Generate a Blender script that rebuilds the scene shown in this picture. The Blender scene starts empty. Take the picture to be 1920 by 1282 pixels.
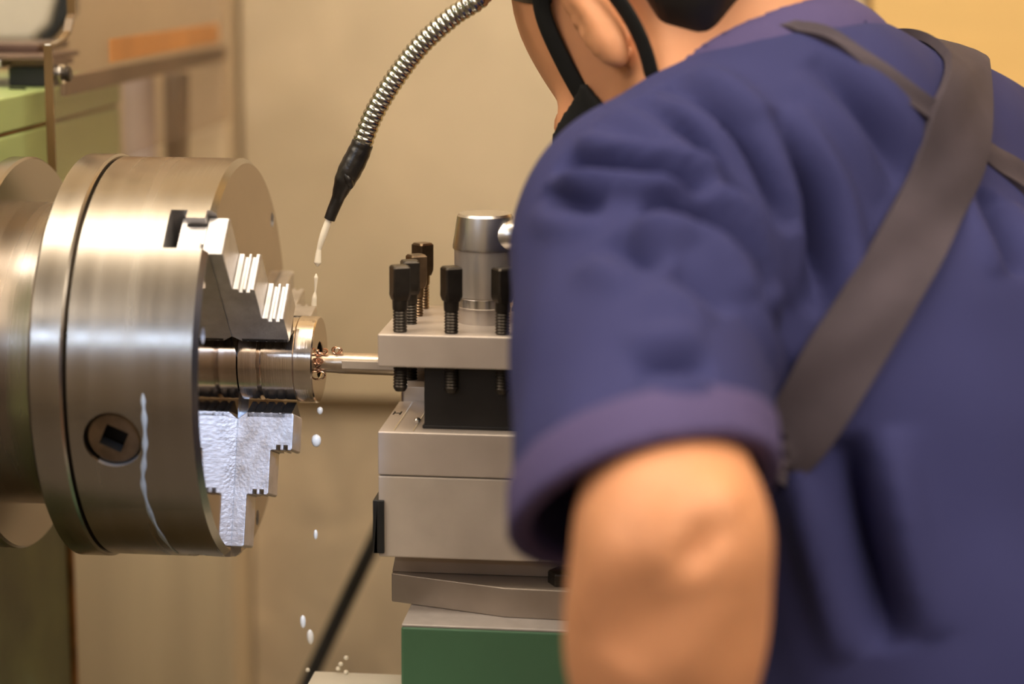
import bpy, bmesh, math, random
import numpy as np
from mathutils import Vector, Matrix
random.seed(7)
sc = bpy.context.scene
COL = sc.collection
FLOOR = -1.12          # the scene is laid out around the spindle axis (0,0,0); everything is lifted by Z0 at the end
Z0 = 1.12

# ------------------------------------------------------------------ camera
FPX = 3855.2
CAM = Vector((0.28763, -1.24655, 0.25401))
RX = Vector((0.99528838, 0.09674378, 0.00645654))
UY = Vector((-0.02450276, 0.18653463, 0.98214278))
FW = Vector((-0.09381184, 0.9776735, -0.18802624))
cd = bpy.data.cameras.new('camera')
cam = bpy.data.objects.new('camera', cd); COL.objects.link(cam)
cam.matrix_world = Matrix(((RX.x, UY.x, -FW.x, CAM.x), (RX.y, UY.y, -FW.y, CAM.y), (RX.z, UY.z, -FW.z, CAM.z + Z0), (0, 0, 0, 1)))
cd.sensor_width = 36.0; cd.lens = FPX / 1920 * 36; cd.clip_start = 0.02; cd.clip_end = 50
cd.dof.use_dof = True; cd.dof.focus_distance = 1.272; cd.dof.aperture_fstop = 2.7
sc.camera = cam

# ------------------------------------------------------------------ world, lights, exposure
w = bpy.data.worlds.new('world'); sc.world = w; w.use_nodes = True
w.node_tree.nodes['Background'].inputs[0].default_value = (1.0, 0.86, 0.68, 1)
w.node_tree.nodes['Background'].inputs[1].default_value = 0.3
sc.view_settings.view_transform = 'Standard'; sc.view_settings.look = 'None'
sc.view_settings.gamma = 1.0; sc.view_settings.exposure = 0.31
sc.view_settings.use_curve_mapping = False

def area(name, loc, aim, sx, sy, power, color):
    l = bpy.data.lights.new(name, 'AREA'); l.shape = 'RECTANGLE'; l.size = sx; l.size_y = sy
    l.energy = power; l.color = color
    o = bpy.data.objects.new(name, l); COL.objects.link(o)
    o.location = Vector(loc) + Vector((0, 0, Z0))
    o.rotation_euler = (Vector(aim) - Vector(loc)).to_track_quat('-Z', 'Y').to_euler()
    return o
WARM = (1.0, 0.875, 0.71)
CEIL = 1.80
LAMPS = [(-0.12, -0.26, 1.5, 0.34, 11), (1.25, -1.1, 1.4, 0.3, 4)]
LZ = CEIL - 0.40
for i, (x, y, sx, sy, p) in enumerate(LAMPS):
    area('ceiling_lamp_light', (x, y, LZ - 0.035), (x, y, 0), sx, sy, p, WARM)
    area('added_uplight', (x, y, LZ + 0.035), (x, y, 9), sx, sy, p * 3.0, WARM)  # upward light added for soft fill off a brighter ceiling
area('added_fill_light', (1.75, -1.95, CEIL - 0.03), (1.75, -1.95, 0), 2.5, 2.3, 84, WARM)  # unseen panel added as fill from the right, clear of the chuck's reflection
area('added_fill_light', (-1.85, -1.75, CEIL - 0.03), (-1.85, -1.75, 0), 1.2, 2.3, 46, WARM)  # second unseen panel added as fill from the left front
# cool machine work lamp above the frame, aimed at the lower jaw
WL_P, WL_T = Vector((0.33, -0.72, 0.52)), Vector((-0.004, -0.04, -0.078))
sl = bpy.data.lights.new('work_lamp_light', 'SPOT'); sl.energy = 30; sl.color = (0.34, 0.56, 1.0); sl.spot_size = math.radians(10.5); sl.spot_blend = 0.25; sl.shadow_soft_size = 0.012
so = bpy.data.objects.new('work_lamp_light', sl); COL.objects.link(so); so.location = WL_P + Vector((0, 0, Z0)); so.rotation_euler = (WL_T - WL_P).to_track_quat('-Z', 'Y').to_euler()
# thin cool strip added behind the camera for the highlight line on the chuck
area('added_strip_light', (-1.26, -3.27, 1.22), (-1.26, 0.0, 0.6), 1.24, 0.055, 7, (0.58, 0.74, 1.0))

# ------------------------------------------------------------------ materials
def mat(name, col, rough=0.5, metal=0.0, var=0.12, vscale=6.0, bump=0.0, bscale=60.0, stretch=(1, 1, 1), rvar=0.0,
        col2=None, spec=0.5, coat=0.0, aniso=0.0, sss=0.0, trans=0.0, dist=0.0, detail=5.0):
    m = bpy.data.materials.new(name); m.use_nodes = True
    nt = m.node_tree; b = nt.nodes['Principled BSDF']; L = nt.links.new
    tc = nt.nodes.new('ShaderNodeTexCoord'); mp = nt.nodes.new('ShaderNodeMapping')
    L(tc.outputs['Object'], mp.inputs['Vector']); mp.inputs['Scale'].default_value = stretch
    n = nt.nodes.new('ShaderNodeTexNoise'); n.inputs['Scale'].default_value = vscale; n.inputs['Detail'].default_value = detail
    n.inputs['Distortion'].default_value = dist
    L(mp.outputs[0], n.inputs['Vector'])
    cr = nt.nodes.new('ShaderNodeValToRGB'); L(n.outputs['Fac'], cr.inputs[0])
    cr.color_ramp.elements[0].position = 0.32; cr.color_ramp.elements[1].position = 0.68
    a = col2 if col2 else tuple(c * (1 - var) for c in col)
    d = col if col2 else tuple(min(1, c * (1 + var)) for c in col)
    cr.color_ramp.elements[0].color = (*a, 1); cr.color_ramp.elements[1].color = (*d, 1)
    L(cr.outputs[0], b.inputs['Base Color'])
    b.inputs['Roughness'].default_value = rough; b.inputs['Metallic'].default_value = metal
    b.inputs['Specular IOR Level'].default_value = spec
    b.inputs['Coat Weight'].default_value = coat; b.inputs['Coat Roughness'].default_value = 0.15
    b.inputs['Anisotropic'].default_value = aniso
    if sss: b.inputs['Subsurface Weight'].default_value = sss; b.inputs['Subsurface Radius'].default_value = (0.02, 0.008, 0.004); b.inputs['Subsurface Scale'].default_value = 0.3
    if trans: b.inputs['Transmission Weight'].default_value = trans
    if rvar:
        mr = nt.nodes.new('ShaderNodeMapRange'); L(n.outputs['Fac'], mr.inputs[0])
        mr.inputs[1].default_value = .3; mr.inputs[2].default_value = .7
        mr.inputs[3].default_value = max(0.02, rough - rvar); mr.inputs[4].default_value = rough + rvar
        L(mr.outputs[0], b.inputs['Roughness'])
    if bump:
        n2 = nt.nodes.new('ShaderNodeTexNoise'); n2.inputs['Scale'].default_value = bscale; n2.inputs['Detail'].default_value = 4
        L(mp.outputs[0], n2.inputs['Vector'])
        bp = nt.nodes.new('ShaderNodeBump'); bp.inputs['Strength'].default_value = bump; bp.inputs['Distance'].default_value = 0.001
        L(n2.outputs['Fac'], bp.inputs['Height']); L(bp.outputs[0], b.inputs['Normal'])
    return m
M = {}
M['chuck'] = mat('brushed chuck steel', (0.42, 0.385, 0.345), 0.25, 1.0, 0.06, 60, 0.05, 900, (1, .02, .02), 0.05)
M['face'] = mat('polished chuck face', (0.37, 0.28, 0.20), 0.07, 1.0, 0.05, 30, 0.02, 300, (1, 1, 1), 0.02)
M['flange'] = mat('spindle steel', (0.42, 0.38, 0.34), 0.26, 1.0, 0.08, 30, 0.05, 500, (1, .05, .05), 0.05)
M['work'] = mat('freshly turned steel', (0.74, 0.66, 0.58), 0.17, 1.0, 0.08, 160, 0.08, 1500, (1, .03, .03), 0.05)
M['jaw'] = mat('hardened jaw steel', (0.60, 0.58, 0.58), 0.40, 0.9, 0.14, 90, 0.22, 480, (1, 1, 1), 0.06)
M['ground'] = mat('ground grey steel', (0.56, 0.48, 0.42), 0.42, 0.40, 0.07, 25, 0.04, 300, (1, 1, 1), 0.06)
M['castsatin'] = mat('stained slide steel', (0.54, 0.465, 0.395), 0.50, 0.28, 0.11, 26, 0.08, 200, (1, 1, 1), 0.08)
M['swivel'] = mat('dark swivel steel', (0.34, 0.28, 0.23), 0.42, 0.5, 0.10, 28, 0.06, 200, (1, 1, 1), 0.06)
M['hub'] = mat('turned hub steel', (0.60, 0.55, 0.51), 0.33, 0.75, 0.06, 28, 0.05, 400)
M['satin'] = mat('satin chrome', (0.72, 0.70, 0.68), 0.30, 1.0, 0.04, 20, 0.02, 300)
M['bright'] = mat('bright ring', (0.85, 0.83, 0.80), 0.25, 1.0, 0.03, 20)
M['blacksteel'] = mat('black oxide steel', (0.022, 0.020, 0.020), 0.42, 0.4, 0.2, 40, 0.06, 300)
M['bolt'] = mat('black bolt steel', (0.055, 0.046, 0.038), 0.36, 0.75, 0.3, 60, 0.06, 400)
M['blade'] = mat('worn bolt steel', (0.20, 0.14, 0.09), 0.30, 0.9, 0.3, 80, 0.06, 400)
M['bar'] = mat('boring bar steel', (0.62, 0.52, 0.42), 0.30, 0.9, 0.12, 60, 0.08, 300)
M['chip'] = mat('coppery steel chip', (0.80, 0.55, 0.44), 0.22, 1.0, 0.2, 200)
M['black'] = mat('black rubber', (0.012, 0.012, 0.012), 0.5, 0, 0.3, 40, 0.1, 200)
M['tape'] = mat('black tape', (0.014, 0.012, 0.011), 0.30, 0, 0.3, 90, 0.5, 160, spec=0.6)
M['hose'] = mat('chrome gooseneck', (0.46, 0.46, 0.42), 0.16, 1.0, 0.05, 40)
M['coolant'] = mat('milky coolant', (0.92, 0.84, 0.70), 0.12, 0, 0.03, 100, spec=0.6)
M['residue'] = mat('dried coolant streak', (0.40, 0.42, 0.43), 0.45, 0.3, 0.15, 200)
M['green'] = mat('light green machine paint', (0.33, 0.42, 0.165), 0.38, 0, 0.06, 12, 0.06, 120)
M['dkgreen'] = mat('green machine paint', (0.070, 0.165, 0.088), 0.42, 0, 0.08, 14, 0.06, 120)
M['shadegreen'] = mat('shaded green machine paint', (0.085, 0.10, 0.035), 0.40, 0, 0.35, 16, 0.08, 90)  # the shade under the chuck is put into this darker green
M['rust'] = mat('rusty brown edge', (0.20, 0.085, 0.016), 0.6, 0, 0.4, 40, 0.2, 200)
M['bedpaint'] = mat('oily brown bed paint', (0.10, 0.075, 0.035), 0.45, 0, 0.3, 12, 0.06, 90)
M['castgrey'] = mat('bare cast iron top', (0.50, 0.45, 0.42), 0.5, 0.4, 0.1, 60, 0.1, 200)
M['cream'] = mat('cream enamel', (0.78, 0.73, 0.64), 0.4, 0, 0.05, 20)
M['tray'] = mat('dull brown steel', (0.16, 0.10, 0.075), 0.4, 0.6, 0.25, 40)
M['greycover'] = mat('pale grey cover', (0.55, 0.50, 0.42), 0.5, 0, 0.12, 9)
M['lilac'] = mat('pale grey pipe paint', (0.46, 0.38, 0.36), 0.4, 0, 0.06, 12)
M['brownrail'] = mat('brown rail', (0.17, 0.115, 0.07), 0.5, 0.2, 0.2, 14)
M['orange'] = mat('orange strip', (0.52, 0.22, 0.055), 0.45, 0, 0.18, 12)
M['wall'] = mat('beige wall', (0.62, 0.50, 0.335), 0.75, 0, 0.07, 5.5, 0.05, 40, dist=0.6)
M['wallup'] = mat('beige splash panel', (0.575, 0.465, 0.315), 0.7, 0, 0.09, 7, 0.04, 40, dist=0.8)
M['walldn'] = mat('stained lightened lower panel', (0.74, 0.60, 0.42), 0.7, 0, 0.07, 13, 0.06, 40, dist=0.8, col2=(0.52, 0.42, 0.30))  # stains over a base lightened to offset weak light low on the wall
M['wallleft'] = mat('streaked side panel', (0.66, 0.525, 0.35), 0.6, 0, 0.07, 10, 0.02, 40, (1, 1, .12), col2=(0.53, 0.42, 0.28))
M['wallleftlit'] = mat('lightened streaked lower panel', (0.86, 0.70, 0.47), 0.6, 0, 0.07, 16, 0.02, 40, (1, 1, .06), col2=(0.62, 0.50, 0.34))  # side panel colour lightened to offset the shade below the chuck
M['ply'] = mat('orange plywood', (0.76, 0.50, 0.19), 0.6, 0, 0.06, 3, 0.03, 60, (.4, 1, 5))
M['ceil'] = mat('off white ceiling', (0.80, 0.74, 0.64), 0.85, 0, 0.04, 3)
M['room'] = mat('room wall paint', (0.24, 0.20, 0.155), 0.85, 0, 0.05, 3)
M['floor'] = mat('grey floor', (0.085, 0.068, 0.05), 0.6, 0, 0.15, 4, 0.05, 50)
M['shirt'] = mat('navy cotton twill', (0.031, 0.034, 0.118), 0.85, 0, 0.08, 7, 0.12, 900, spec=0.25)
M['cuff'] = mat('faded navy cotton', (0.080, 0.064, 0.165), 0.85, 0, 0.08, 9, 0.12, 900, spec=0.25)
M['strap'] = mat('dark plum webbing', (0.060, 0.048, 0.062), 0.8, 0, 0.15, 20, 0.15, 700, spec=0.25)
M['skin'] = mat('tan skin', (0.64, 0.295, 0.15), 0.5, 0, 0.09, 22, 0.08, 300, sss=0.08, spec=0.4)
M['hair'] = mat('black hair', (0.012, 0.010, 0.009), 0.45, 0, 0.3, 60, 0.5, 220, (1, 1, .2))
M['mask'] = mat('black mask cloth', (0.010, 0.010, 0.010), 0.8, 0, 0.2, 60, 0.1, 500, spec=0.2)
M['trouser'] = mat('dark work trousers', (0.03, 0.032, 0.05), 0.9, 0, 0.15, 9, 0.1, 600, spec=0.2)
M['lampmetal'] = mat('white lamp housing', (0.7, 0.7, 0.68), 0.5, 0, 0.03, 10)
M['pit'] = mat('dark hole', (0.01, 0.008, 0.006), 0.6, 0.3, 0.2, 60)
# tinted see-through guard sheet: thin sheet, so plain tinted transparency with a glossy skin
def tinted():
    m = bpy.data.materials.new('smoky brown acrylic'); m.use_nodes = True
    nt = m.node_tree; nt.nodes.remove(nt.nodes['Principled BSDF'])
    out = nt.nodes['Material Output']; L = nt.links.new
    tr = nt.nodes.new('ShaderNodeBsdfTransparent'); gl = nt.nodes.new('ShaderNodeBsdfGlossy'); df = nt.nodes.new('ShaderNodeBsdfDiffuse')
    tc = nt.nodes.new('ShaderNodeTexCoord'); n = nt.nodes.new('ShaderNodeTexNoise'); n.inputs['Scale'].default_value = 14
    L(tc.outputs['Object'], n.inputs['Vector'])
    cr = nt.nodes.new('ShaderNodeValToRGB'); L(n.outputs['Fac'], cr.inputs[0])
    cr.color_ramp.elements[0].color = (0.94, 0.90, 0.87, 1); cr.color_ramp.elements[1].color = (0.955, 0.925, 0.90, 1)
    L(cr.outputs[0], tr.inputs[0]); gl.inputs['Roughness'].default_value = 0.08
    df.inputs[0].default_value = (0.40, 0.33, 0.27, 1)
    m1 = nt.nodes.new('ShaderNodeMixShader'); m1.inputs[0].default_value = 0.08; L(tr.outputs[0], m1.inputs[1]); L(df.outputs[0], m1.inputs[2])
    m2 = nt.nodes.new('ShaderNodeMixShader'); m2.inputs[0].default_value = 0.05; L(m1.outputs[0], m2.inputs[1]); L(gl.outputs[0], m2.inputs[2])
    L(m2.outputs[0], out.inputs[0]); return m
M['acrylic'] = tinted()
M['acryledge'] = mat('acrylic cut edge', (0.13, 0.075, 0.03), 0.25, 0, 0.15, 30)
def glassmat():
    m = mat('window glass', (0.8, 0.9, 1.0), 0.05); return m

# ------------------------------------------------------------------ mesh helpers
class G:
    """collects closed shapes; build() links them as ONE mesh object"""
    def __init__(s): s.v = []; s.f = []
    def add(s, vs, fs):
        o = len(s.v); s.v += [tuple(v) for v in vs]; s.f += [tuple(i + o for i in f) for f in fs]; return s
    def box(s, lo, hi):
        x0, y0, z0 = lo; x1, y1, z1 = hi
        vs = [(x0, y0, z0), (x1, y0, z0), (x1, y1, z0), (x0, y1, z0), (x0, y0, z1), (x1, y0, z1), (x1, y1, z1), (x0, y1, z1)]
        return s.add(vs, [(0, 3, 2, 1), (4, 5, 6, 7), (0, 1, 5, 4), (1, 2, 6, 5), (2, 3, 7, 6), (3, 0, 4, 7)])
    def prism(s, poly, fn, a, b):
        """poly: 2d points; fn(u,v,h) -> xyz; extruded h from a to b"""
        n = len(poly)
        vs = [fn(u, v, a) for u, v in poly] + [fn(u, v, b) for u, v in poly]
        fs = [tuple(range(n - 1, -1, -1)), tuple(range(n, 2 * n))] + [(i, (i + 1) % n, n + (i + 1) % n, n + i) for i in range(n)]
        return s.add(vs, fs)
    def lathe(s, prof, org=(0, 0, 0), axis=(1, 0, 0), seg=64, rot=0.0):
        """prof: (h, r) along the axis; r = 0 closes with a pole"""
        ax = Vector(axis).normalized(); t = Vector((0, 0, 1)) if abs(ax.z) < .9 else Vector((1, 0, 0))
        e1 = (t - ax * t.dot(ax)).normalized(); e2 = ax.cross(e1); org = Vector(org)
        vs = []; rows = []
        for h, r in prof:
            if r <= 1e-9: rows.append([len(vs)]); vs.append(org + ax * h)
            else:
                rows.append(list(range(len(vs), len(vs) + seg)))
                for k in range(seg):
                    a = 2 * math.pi * k / seg + rot
                    vs.append(org + ax * h + e1 * (r * math.cos(a)) + e2 * (r * math.sin(a)))
        fs = []
        for A, B in zip(rows, rows[1:]):
            for k in range(seg):
                k2 = (k + 1) % seg
                if len(A) == 1 and len(B) == 1: continue
                if len(A) == 1: fs.append((A[0], B[k2], B[k]))
                elif len(B) == 1: fs.append((A[k], A[k2], B[0]))
                else: fs.append((A[k], A[k2], B[k2], B[k]))
        if len(rows[0]) > 1: fs.append(tuple(rows[0][::-1]))
        if len(rows[-1]) > 1: fs.append(tuple(rows[-1]))
        return s.add(vs, fs)
    def ring(s, prof, org=(0, 0, 0), axis=(1, 0, 0), seg=64):
        """closed profile (h, r) swept round the axis: an annulus"""
        ax = Vector(axis).normalized(); t = Vector((0, 0, 1)) if abs(ax.z) < .9 else Vector((1, 0, 0))
        e1 = (t - ax * t.dot(ax)).normalized(); e2 = ax.cross(e1); org = Vector(org); n = len(prof)
        vs = []; fs = []
        for k in range(seg):
            a = 2 * math.pi * k / seg
            for h, r in prof: vs.append(org + ax * h + e1 * (r * math.cos(a)) + e2 * (r * math.sin(a)))
        for k in range(seg):
            for i in range(n):
                fs.append((k * n + i, k * n + (i + 1) % n, ((k + 1) % seg) * n + (i + 1) % n, ((k + 1) % seg) * n + i))
        return s.add(vs, fs)
    def tube(s, pts, rad, seg=12, flat=None):
        """swept tube; rad: number or list; flat=(ref, k): squashed by k along the ref direction"""
        P = [Vector(p) for p in pts]; n = len(P)
        rad = [rad] * n if not hasattr(rad, '__len__') else rad
        T = [(P[min(i + 1, n - 1)] - P[max(i - 1, 0)]).normalized() for i in range(n)]
        e = T[0].orthogonal().normalized(); vs = []; fs = []
        if flat: e = (Vector(flat[0]) - T[0] * Vector(flat[0]).dot(T[0])).normalized()
        for i in range(n):
            e = (e - T[i] * e.dot(T[i])).normalized(); g = T[i].cross(e)
            for k in range(seg):
                a = 2 * math.pi * k / seg
                vs.append(P[i] + e * (rad[i] * math.cos(a) * (flat[1] if flat else 1)) + g * (rad[i] * math.sin(a)))
        for i in range(n - 1):
            for k in range(seg):
                k2 = (k + 1) % seg
                fs.append((i * seg + k, i * seg + k2, (i + 1) * seg + k2, (i + 1) * seg + k))
        fs.append(tuple(range(seg - 1, -1, -1))); fs.append(tuple(range((n - 1) * seg, n * seg)))
        return s.add(vs, fs)
def wloc(p):
    l = Vector((0, 0, 0))
    while p is not None: l = l + p.location; p = p.parent
    return l
def obj(name, g, m, parent=None, smooth=30, bevel=0.0, base=None, fix=True, bseg=2):
    """link a shape as one mesh object; vertices are given in scene coordinates"""
    org = Vector(base) if base is not None else (wloc(parent) if parent is not None else Vector((0, 0, 0)))
    me = bpy.data.meshes.new(name)
    me.from_pydata([Vector(v) - org for v in g.v], [], g.f)
    if fix:
        bm = bmesh.new(); bm.from_mesh(me); bmesh.ops.recalc_face_normals(bm, faces=bm.faces); bm.to_mesh(me); bm.free()
    if smooth is not None:
        me.shade_smooth()
        if smooth < 180: me.set_sharp_from_angle(angle=math.radians(smooth))
    me.materials.append(M[m] if isinstance(m, str) else m)
    o = bpy.data.objects.new(name, me); COL.objects.link(o)
    if parent is not None: o.parent = parent
    elif base is not None: o.location = org
    if bevel:
        b = o.modifiers.new('bevel', 'BEVEL'); b.width = bevel; b.segments = bseg; b.limit_method = 'ANGLE'; b.angle_limit = math.radians(40)
        b.harden_normals = True
    return o
def tag(o, label=None, cat=None, group=None, kind=None):
    if label: o['label'] = label
    if cat: o['category'] = cat
    if group: o['group'] = group
    if kind: o['kind'] = kind
    return o
def thing(name, label, cat, base=(0, 0, 0), group=None):
    o = bpy.data.objects.new(name, None); COL.objects.link(o); o.location = base; o.empty_display_size = 0.02
    return tag(o, label, cat, group)
def boolean(o, g, op='DIFFERENCE'):
    """cut the shapes of g out of o, applied to its mesh"""
    c = obj('cutter', g, 'pit', None, None)
    c.location = (0, 0, 0)
    for v in c.data.vertices: v.co -= wloc(o)
    c.location = wloc(o)
    md = o.modifiers.new('cut', 'BOOLEAN'); md.operation = op; md.object = c; md.solver = 'EXACT'
    bpy.context.view_layer.update()
    dg = bpy.context.evaluated_depsgraph_get()
    me = bpy.data.meshes.new_from_object(o.evaluated_get(dg))
    o.modifiers.remove(md); o.data = me; bpy.data.objects.remove(c)
    me.shade_smooth(); me.set_sharp_from_angle(angle=math.radians(25))
    return o
def struct(name, g, m, bevel=0, label=None):
    o = obj(name, g, m, None, 30, bevel); o['kind'] = 'structure'
    if label: o['label'] = label
    return o
def px(x, y, d):
    """a point d metres in front of the camera plane"""
    return CAM + (FW + RX * ((x - 960) / FPX) - UY * ((y - 641) / FPX)) * d
def spline(pts, n):
    """Catmull-Rom through pts, n samples per span"""
    P = [np.array(p, float) for p in pts]; P = [2 * P[0] - P[1]] + P + [2 * P[-1] - P[-2]]
    out = []
    for i in range(1, len(P) - 2):
        a, b, c, d = P[i - 1:i + 3]
        for k in range(n):
            t = k / n
            out.append(.5 * ((2 * b) + (c - a) * t + (2 * a - 5 * b + 4 * c - d) * t * t + (-a + 3 * b - 3 * c + d) * t ** 3))
    out.append(P[-2]); return out

# ------------------------------------------------------------------ the setting
struct('floor', G().box((-2.6, -3.3, FLOOR - .05), (3.2, 1.0, FLOOR)), 'floor', label='dark grey workshop floor under the lathe')
struct('ceiling', G().box((-2.6, -3.3, CEIL), (3.2, 1.0, CEIL + .05)), 'ceil', label='off white ceiling')
struct('wall_left', G().box((-2.65, -3.3, FLOOR), (-2.6, 1.0, CEIL)), 'room', label='plain workshop wall far left')
struct('wall_right', G().box((3.2, -3.3, FLOOR), (3.25, 1.0, CEIL)), 'room', label='plain workshop wall far right')
g = G(); WX0, WX1, WZ0, WZ1 = -1.92, -0.60, 1.15, 1.29
g.box((-2.6, -3.35, FLOOR), (WX0, -3.3, CEIL)); g.box((WX1, -3.35, FLOOR), (3.2, -3.3, CEIL))
g.box((WX0, -3.35, FLOOR), (WX1, -3.3, WZ0)); g.box((WX0, -3.35, WZ1), (WX1, -3.3, CEIL))
struct('wall_front', g, 'room', label='workshop wall behind the camera')
g = G(); g.box((WX0, -3.34, WZ0), (WX1, -3.29, WZ0 + .04)); g.box((WX0, -3.34, WZ1 - .04), (WX1, -3.29, WZ1))
for x in (WX0, (WX0 + WX1) / 2 - .02, WX1 - .04): g.box((x, -3.34, WZ0), (x + .04, -3.29, WZ1))
struct('added_frame_1', g, 'lampmetal', label='added white frame around the cool strip behind the camera')  # unseen frame added around the cool strip
struct('wall_back', G().box((-2.6, .70, FLOOR), (3.2, .75, CEIL)), 'wall', label='beige workshop wall behind the lathe')
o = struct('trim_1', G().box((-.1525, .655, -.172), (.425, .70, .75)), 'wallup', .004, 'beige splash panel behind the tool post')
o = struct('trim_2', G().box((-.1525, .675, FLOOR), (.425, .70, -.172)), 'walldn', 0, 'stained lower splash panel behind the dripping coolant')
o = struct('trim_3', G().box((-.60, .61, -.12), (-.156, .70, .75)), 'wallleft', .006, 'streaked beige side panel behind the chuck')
o = struct('trim_5', G().box((-.60, .608, FLOOR), (-.156, .70, -.1205)), 'wallleftlit', .006, 'streaked lower side panel below the chuck, colour lightened against shade')
o = struct('trim_4', G().box((.428, .64, FLOOR), (1.3, .70, 1.2)), 'ply', .003, 'orange plywood panel behind the worker')
for i, (x, y, sx, sy, p) in enumerate(LAMPS):
    t = thing('ceiling_lamp', ['long white pendant lamp above the chuck', 'white pendant lamp above the worker to the right'][i], 'lamp', (x, y, CEIL))
    gg = G().box((x - sx / 2 - .03, y - sy / 2 - .03, LZ - .03), (x + sx / 2 + .03, y + sy / 2 + .03, LZ + .03))
    obj('housing', gg, 'lampmetal', t, 30, .006)
    for dx in (-.5, .5): obj('hanger', G().tube([(x + dx, y, LZ), (x + dx, y, CEIL)], .006, 8), 'lampmetal', t, 60)

for x0, x1, y0, y1, lb in ((.50, 3.0, -3.1, -.80, 'wide added fill panel on the ceiling behind the camera to the right'), (-2.45, -1.25, -2.9, -.60, 'added fill panel on the ceiling over the left wall')):
    t = thing('added_fill_panel', lb, 'lamp', ((x0 + x1) / 2, (y0 + y1) / 2, CEIL)); g = G(); q = .04  # frames of the two added fill panels
    g.box((x0 - q, y0 - q, CEIL - .05), (x1 + q, y0, CEIL)); g.box((x0 - q, y1, CEIL - .05), (x1 + q, y1 + q, CEIL)); g.box((x0 - q, y0, CEIL - .05), (x0, y1, CEIL)); g.box((x1, y0, CEIL - .05), (x1 + q, y1, CEIL))
    obj('frame', g, 'lampmetal', t, 30)
t = thing('work_lamp', 'small cool machine work lamp on a long arm above the frame', 'lamp', tuple(WL_P))
dl = (WL_T - WL_P).normalized()
obj('lamp_head', G().ring([(.02, .026), (.022, .028), (-.03, .022), (-.06, .014), (-.06, .004), (-.03, .012)], tuple(WL_P), tuple(dl), 32), 'lampmetal', t, 40)
obj('arm', G().tube(spline([tuple(WL_P - dl * .058), (.40, -.80, .66), (.62, -.75, 1.0), (.75, -.6, 1.45), (.75, -.6, CEIL)], 8), .007, 10), 'lampmetal', t, 60)

# ------------------------------------------------------------------ chuck
PHI = [math.radians(a) for a in (161.9, 41.9, -78.1)]
def polar(phi, r, t, x):
    """radial r, tangential t, axial x -> point (phi from up, turning towards the viewer)"""
    d = Vector((0, -math.sin(phi), math.cos(phi))); n = Vector((0, -math.cos(phi), -math.sin(phi)))
    return d * r + n * t + Vector((x, 0, 0))
RC = .125
chuck = thing('lathe_chuck', 'large polished three jaw lathe chuck holding the turned part', 'chuck', (0, 0, 0))
body = obj('body', G().lathe([(-.0772, .03), (-.0772, RC - .0012), (-.0762, RC), (-.0032, RC), (0, RC - .0032), (0, .031), (-.06, .03)][0:5] + [(0, .0)], seg=192), 'chuck', chuck, 25)
cut = G()
W2 = .0146
for ph in PHI:
    poly = [(-.0265, -W2), (-.0165, -W2), (-.0165, -W2 + .0062), (-.0050, -W2 + .0062), (-.0050, -W2), (.012, -W2),
            (.012, W2), (-.0050, W2), (-.0050, W2 - .0062), (-.0165, W2 - .0062), (-.0165, W2), (-.0265, W2)]
    cut.prism(poly, lambda u, v, h, ph=ph: polar(ph, h, v, u), .02, .15)
boolean(body, cut)
cut = G()
cut.lathe([(-.05, .021), (.01, .021)], seg=64)
for ph in PHI:
    p0 = polar(ph + math.radians(60), 0, 0, -.051)
    cut.lathe([(.106, .0172), (.14, .0172)], p0, polar(ph + math.radians(60), 1, 0, 0), 40)
    q = ph + math.radians(30.5); cut.lathe([(-.02, .0048), (.01, .0048)], polar(q, .1135, 0, 0), (1, 0, 0), 24)
boolean(body, cut)
body.data.materials.append(M['face']); body.data.materials.append(M['jaw'])
for p in body.data.polygons:
    c, n = p.center, p.normal
    if n.x > .95 and c.x > -.001: p.material_index = 1
    elif Vector((0, c.y, c.z)).length < RC - .004 and c.x > -.06: p.material_index = 2
ringp = obj('back_ring', G().lathe([(-.1003, .08), (-.1003, RC + .0006 - .004), (-.0973, RC + .0016), (-.0800, RC + .0016), (-.0786, RC + .0004), (-.0786, RC - .004), (-.076, RC - .006)], seg=192), 'chuck', chuck, 25)
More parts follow.
